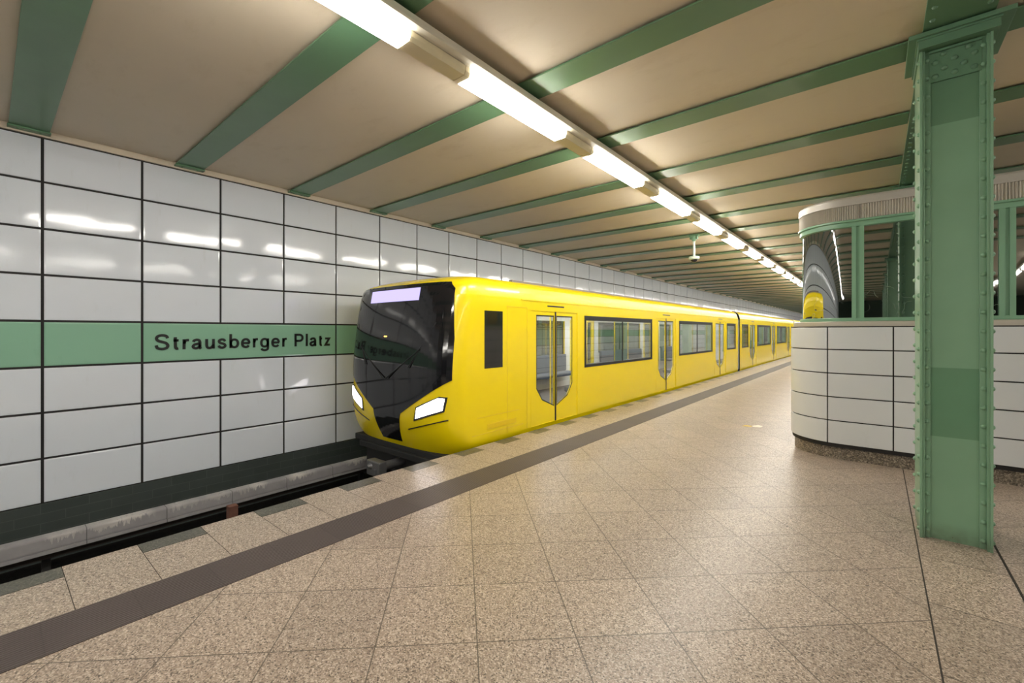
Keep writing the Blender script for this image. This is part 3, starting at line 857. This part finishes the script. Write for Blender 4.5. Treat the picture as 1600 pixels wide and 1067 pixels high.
CL = 15.85
def car(y0, y1, doors, windows, first):
    """sides with real openings, roof, interior"""
    zc = [-.12, -.05, .03, .91, 1.89, 1.94, 2.10, 2.13, 2.22, 2.30, 2.35, 2.385, 2.41, 2.43, 2.445, 2.46]
    DH = .72
    holes = [(c-DH, c+DH, .03, 1.94) for c in doors] + [(a, b, .91, 1.89) for a, b in windows]
    ys = sorted(set([y0, y1] + [h[0] for h in holes] + [h[1] for h in holes]))
    m = MB()
    for s in (-1, 1):
        for ya, yb in zip(ys, ys[1:]):
            for za, zb in zip(zc, zc[1:]):
                ym, zm = (ya+yb)/2, (za+zb)/2
                if any(h[0] < ym < h[1] and h[2] < zm < h[3] for h in holes): continue
                mi = 1 if za >= 2.41 else 0
                q = [(s*W(za), ya, za), (s*W(za), yb, za), (s*W(zb), yb, zb), (s*W(zb), ya, zb)]
                m.add(q if s > 0 else q[::-1], [(0, 1, 2, 3)], mi, False)
        for ya, yb, za, zb in holes:      # reveals
            x, xi = s*TW, s*(TW-.05)
            for q in (((x, ya, za), (x, yb, za), (xi, yb, za), (xi, ya, za)), ((x, ya, zb), (x, yb, zb), (xi, yb, zb), (xi, ya, zb)),
                      ((x, ya, za), (x, ya, zb), (xi, ya, zb), (xi, ya, za)), ((x, yb, za), (x, yb, zb), (xi, yb, zb), (xi, yb, za))):
                m.add(q, [(0, 1, 2, 3)], 0)
        # cant rail ridge
        a, b = sorted((s*TW, s*(TW+.008))); m.box(a, b, y0, y1, 2.095, 2.11)
    m.add([(-TW+.03, y1, -.1), (TW-.03, y1, -.1), (TW-.03, y1, 2.1), (-TW+.03, y1, 2.1)], [(0, 1, 2, 3)], 2)
    tpart(m, 'carriage_body', [M['yellow'], M['roof_grey'], M['rubber']])
    # interior shell
    m = MB(); xi = TW-.06; yi0, yi1 = y0+.06, y1-.06
    ysi = [yi0] + ys[1:-1] + [yi1]
    for s in (-1, 1):
        for ya, yb in zip(ysi, ysi[1:]):
            for za, zb in zip([.03, .91, 1.89, 1.94, 2.05], [.91, 1.89, 1.94, 2.05]):
                ym, zm = (ya+yb)/2, (za+zb)/2
                if any(h[0] < ym < h[1] and h[2] < zm < h[3] for h in holes): continue
                m.add([(s*xi, ya, za), (s*xi, yb, za), (s*xi, yb, zb), (s*xi, ya, zb)], [(0, 1, 2, 3)], 0)
    m.box(-xi, xi, yi0, yi1, 2.05, 2.08, 0); m.box(-xi, xi, yi0, yi1, -.04, .03, 1)
    m.box(-xi, xi, yi0-.03, yi0, .03, 2.05, 0)
    m.box(-xi, xi, yi1, yi1+.03, .03, 2.05, 0)
    tpart(m, 'interior_lining', [M['interior'], M['int_floor']])
    m = MB()
    for x in (-.55, .55): m.box(x-.06, x+.06, yi0+.3, yi1-.3, 2.03, 2.05)
    tpart(m, 'interior_light', M['int_light'])
    m = MB()
    for a, b in windows:
        for s in (-1, 1):
            xa, xb = sorted((s*(xi-.01), s*(xi-.45))); m.box(xa, xb, a+.05, b-.05, .38, .48, 0, .03)
            xa, xb = sorted((s*(xi-.01), s*(xi-.09))); m.box(xa, xb, a+.05, b-.05, .48, .95, 0, .03)
    tpart(m, 'bench_seat', M['seat'])
    m = MB()
    for c in doors:
        for dy in (-.85, .85):
            for x in (-.62, .62): m.cyl((x, c+dy, .03), (x, c+dy, 2.05), .017, n=8)
    tpart(m, 'grab_pole', M['pole'])
    # windows: rubber frame, pane, opening light bar
    for s in (-1, 1):
        for a, b in windows:
            m = MB(); x0, x1 = sorted((s*(TW-.012), s*(TW+.006))); t = .05
            m.box(x0, x1, a-.01, b+.01, .90, .90+t); m.box(x0, x1, a-.01, b+.01, 1.90-.09, 1.90)
            m.box(x0, x1, a-.01, a+t, .90+t, 1.825); m.box(x0, x1, b-t, b+.01, .90+t, 1.825)
            if b - a > 2: m.box(x0, x1, (a+b)/2-.012, (a+b)/2+.012, .93, 1.83)
            fr = tpart(m, 'window_frame', M['rubber'])
            m = MB(); xx = s*(TW-.004); m.box(min(xx, xx-s*.005), max(xx, xx-s*.005), a+.02, b-.02, .92, 1.84)
            tpart(m, 'window_pane', M['train_glass'], parent=fr)
    # door leaves
    for s in (-1, 1):
        for c in doors:
            m = MB(); x0, x1 = sorted((s*(TW-.01), s*(TW+.004))); m.box(x0, x1, c-.26, c+.26, 2.02, 2.045, 0, .003); tpart(m, 'door_lamp', M['rubber'])
            for d in (-1, 1):
                o_ = [(0, .03), (0, .3), (0, 1.94), (DH, 1.94), (DH, .62), (DH, .03)]
                i_ = [(.035, .285), (.035, .40), (.035, 1.875), (.565, 1.875), (.565, .64), (.40, .43)]
                xo, xn = s*(TW-.012), s*(TW-.045)
                m = MB(); vs = []
                for ring, x in ((o_, xo), (i_, xo), (o_, xn), (i_, xn)):
                    vs += [(x, c + d*u, z) for u, z in ring]
                n = 6; fs = []
                for i in range(n):
                    j = (i+1) % n
                    fs += [(i, j, n+j, n+i), (2*n+i, 2*n+j, 3*n+j, 3*n+i), (n+i, n+j, 3*n+j, 3*n+i), (i, j, 2*n+j, 2*n+i)]
                m.add(vs, fs)
                leaf = tpart(m, 'door_leaf', M['yellow'], True)
                m = MB(); n = 6
                xg = s*(TW-.020)
                def shrink(k): 
                    cu_, cz_ = .30, 1.1
                    return [(cu_ + (u-cu_)*k, cz_ + (z-cz_)*(1-(1-k)*.45)) for u, z in i_]
                A, B = i_, shrink(.93)
                vs = [(xg+s*.006, c+d*u, z) for u, z in A] + [(xg+s*.006, c+d*u, z) for u, z in B]
                m.add(vs, [(i, (i+1) % n, n+(i+1) % n, n+i) for i in range(n)], 1)
                m.add([(xg, c+d*u, z) for u, z in A], [tuple(range(n))], 0)
                m.box(*sorted((s*(TW-.05), s*(TW-.004))), *sorted((c, c+d*.018)), .03, 1.94, 1)
                tpart(m, 'door_glass', [M['train_glass'], M['rubber']], parent=leaf)
    # underframe
    m = MB(); m.box(-1.1, 1.1, y0+.3, y1-.3, -.30, -.12)
    for q in (.25, .5, .72): m.box(-1.0, 1.0, y0+(y1-y0)*q-.9, y0+(y1-y0)*q+.9, -.62, -.30, 0, .03)
    tpart(m, 'underframe', M['under'])
    for q in (y0+2.6, y1-2.6):
        m = MB()
        for yy in (q-.9, q+.9):
            for x in (-.72, .72): m.cyl((x-.06, yy, -.535), (x+.06, yy, -.535), .42, n=28)
            m.cyl((-.8, yy, -.535), (.8, yy, -.535), .07, n=10)
        m.box(-.95, -.85, q-1.3, q+1.3, -.65, -.45); m.box(.85, .95, q-1.3, q+1.3, -.65, -.45)
        tpart(m, 'bogie', M['under'])
    # roof equipment
    m = MB()
    m.box(-.55, .55, y0+4.0, y0+6.5, 2.44, 2.50, 0, .02)
    for s in (-1, 1):
        a, b = sorted((s*.98, s*1.05)); m.box(a, b, y0+.1, y1-.1, 2.40, 2.449, 0, .006)
    tpart(m, 'roof_unit', M['roof_grey'])
C1 = 19.60
car(YS, C1, [6.43, 11.71, 16.99], [(7.42, 10.72), (12.70, 15.98), (17.90, 19.20)], True)
c0 = C1 + .35
for k in range(2):
    ya = c0 + k*CL; yc = ya + (CL-.35)/2
    car(ya, ya+CL-.35, [yc-5.3, yc, yc+5.3], [(ya+.35, yc-6.25), (yc-4.35, yc-.97), (yc+.97, yc+4.35), (yc+6.25, ya+CL-.7)], False)
for ya in (C1, C1+CL):
    m = MB(); sec = [(-1.22, .0), (1.22, .0), (1.22, 2.1), (1.12, 2.3), (.9, 2.37), (-.9, 2.37), (-1.12, 2.3), (-1.22, 2.1)]
    n = len(sec); vs = []; L = 9
    for i in range(L):
        k = 1.0 if i % 2 else .97
        vs += [(x*k, ya + .35*i/(L-1), 1.1+(z-1.1)*k) for x, z in sec]
    m.add(vs, [(i*n+j, i*n+(j+1) % n, (i+1)*n+(j+1) % n, (i+1)*n+j) for i in range(L-1) for j in range(n)])
    tpart(m, 'gangway_bellows', M['rubber'], True)

# ------------------------------------------------------------------ camera, world, view
cam = bpy.data.cameras.new('camera'); co = bpy.data.objects.new('camera', cam); COL.objects.link(co)
cam.sensor_width = 36; cam.lens = 684.9*36/1600; cam.clip_start = .02; cam.clip_end = 300
cam.shift_x = 0; cam.shift_y = -(533.5-517.5)/1600
co.location = (0, 0, H); co.rotation_euler = (PI/2, 0, math.atan(570/684.9))
sc = bpy.context.scene; sc.camera = co
w = bpy.data.worlds.new('world'); sc.world = w; w.use_nodes = True
w.node_tree.nodes['Background'].inputs[0].default_value = (.02, .02, .02, 1)
w.node_tree.nodes['Background'].inputs[1].default_value = .3
sc.view_settings.view_transform = 'Standard'; sc.view_settings.look = 'None'
sc.view_settings.exposure = 1.66; sc.view_settings.gamma = 1.0; sc.view_settings.use_curve_mapping = False
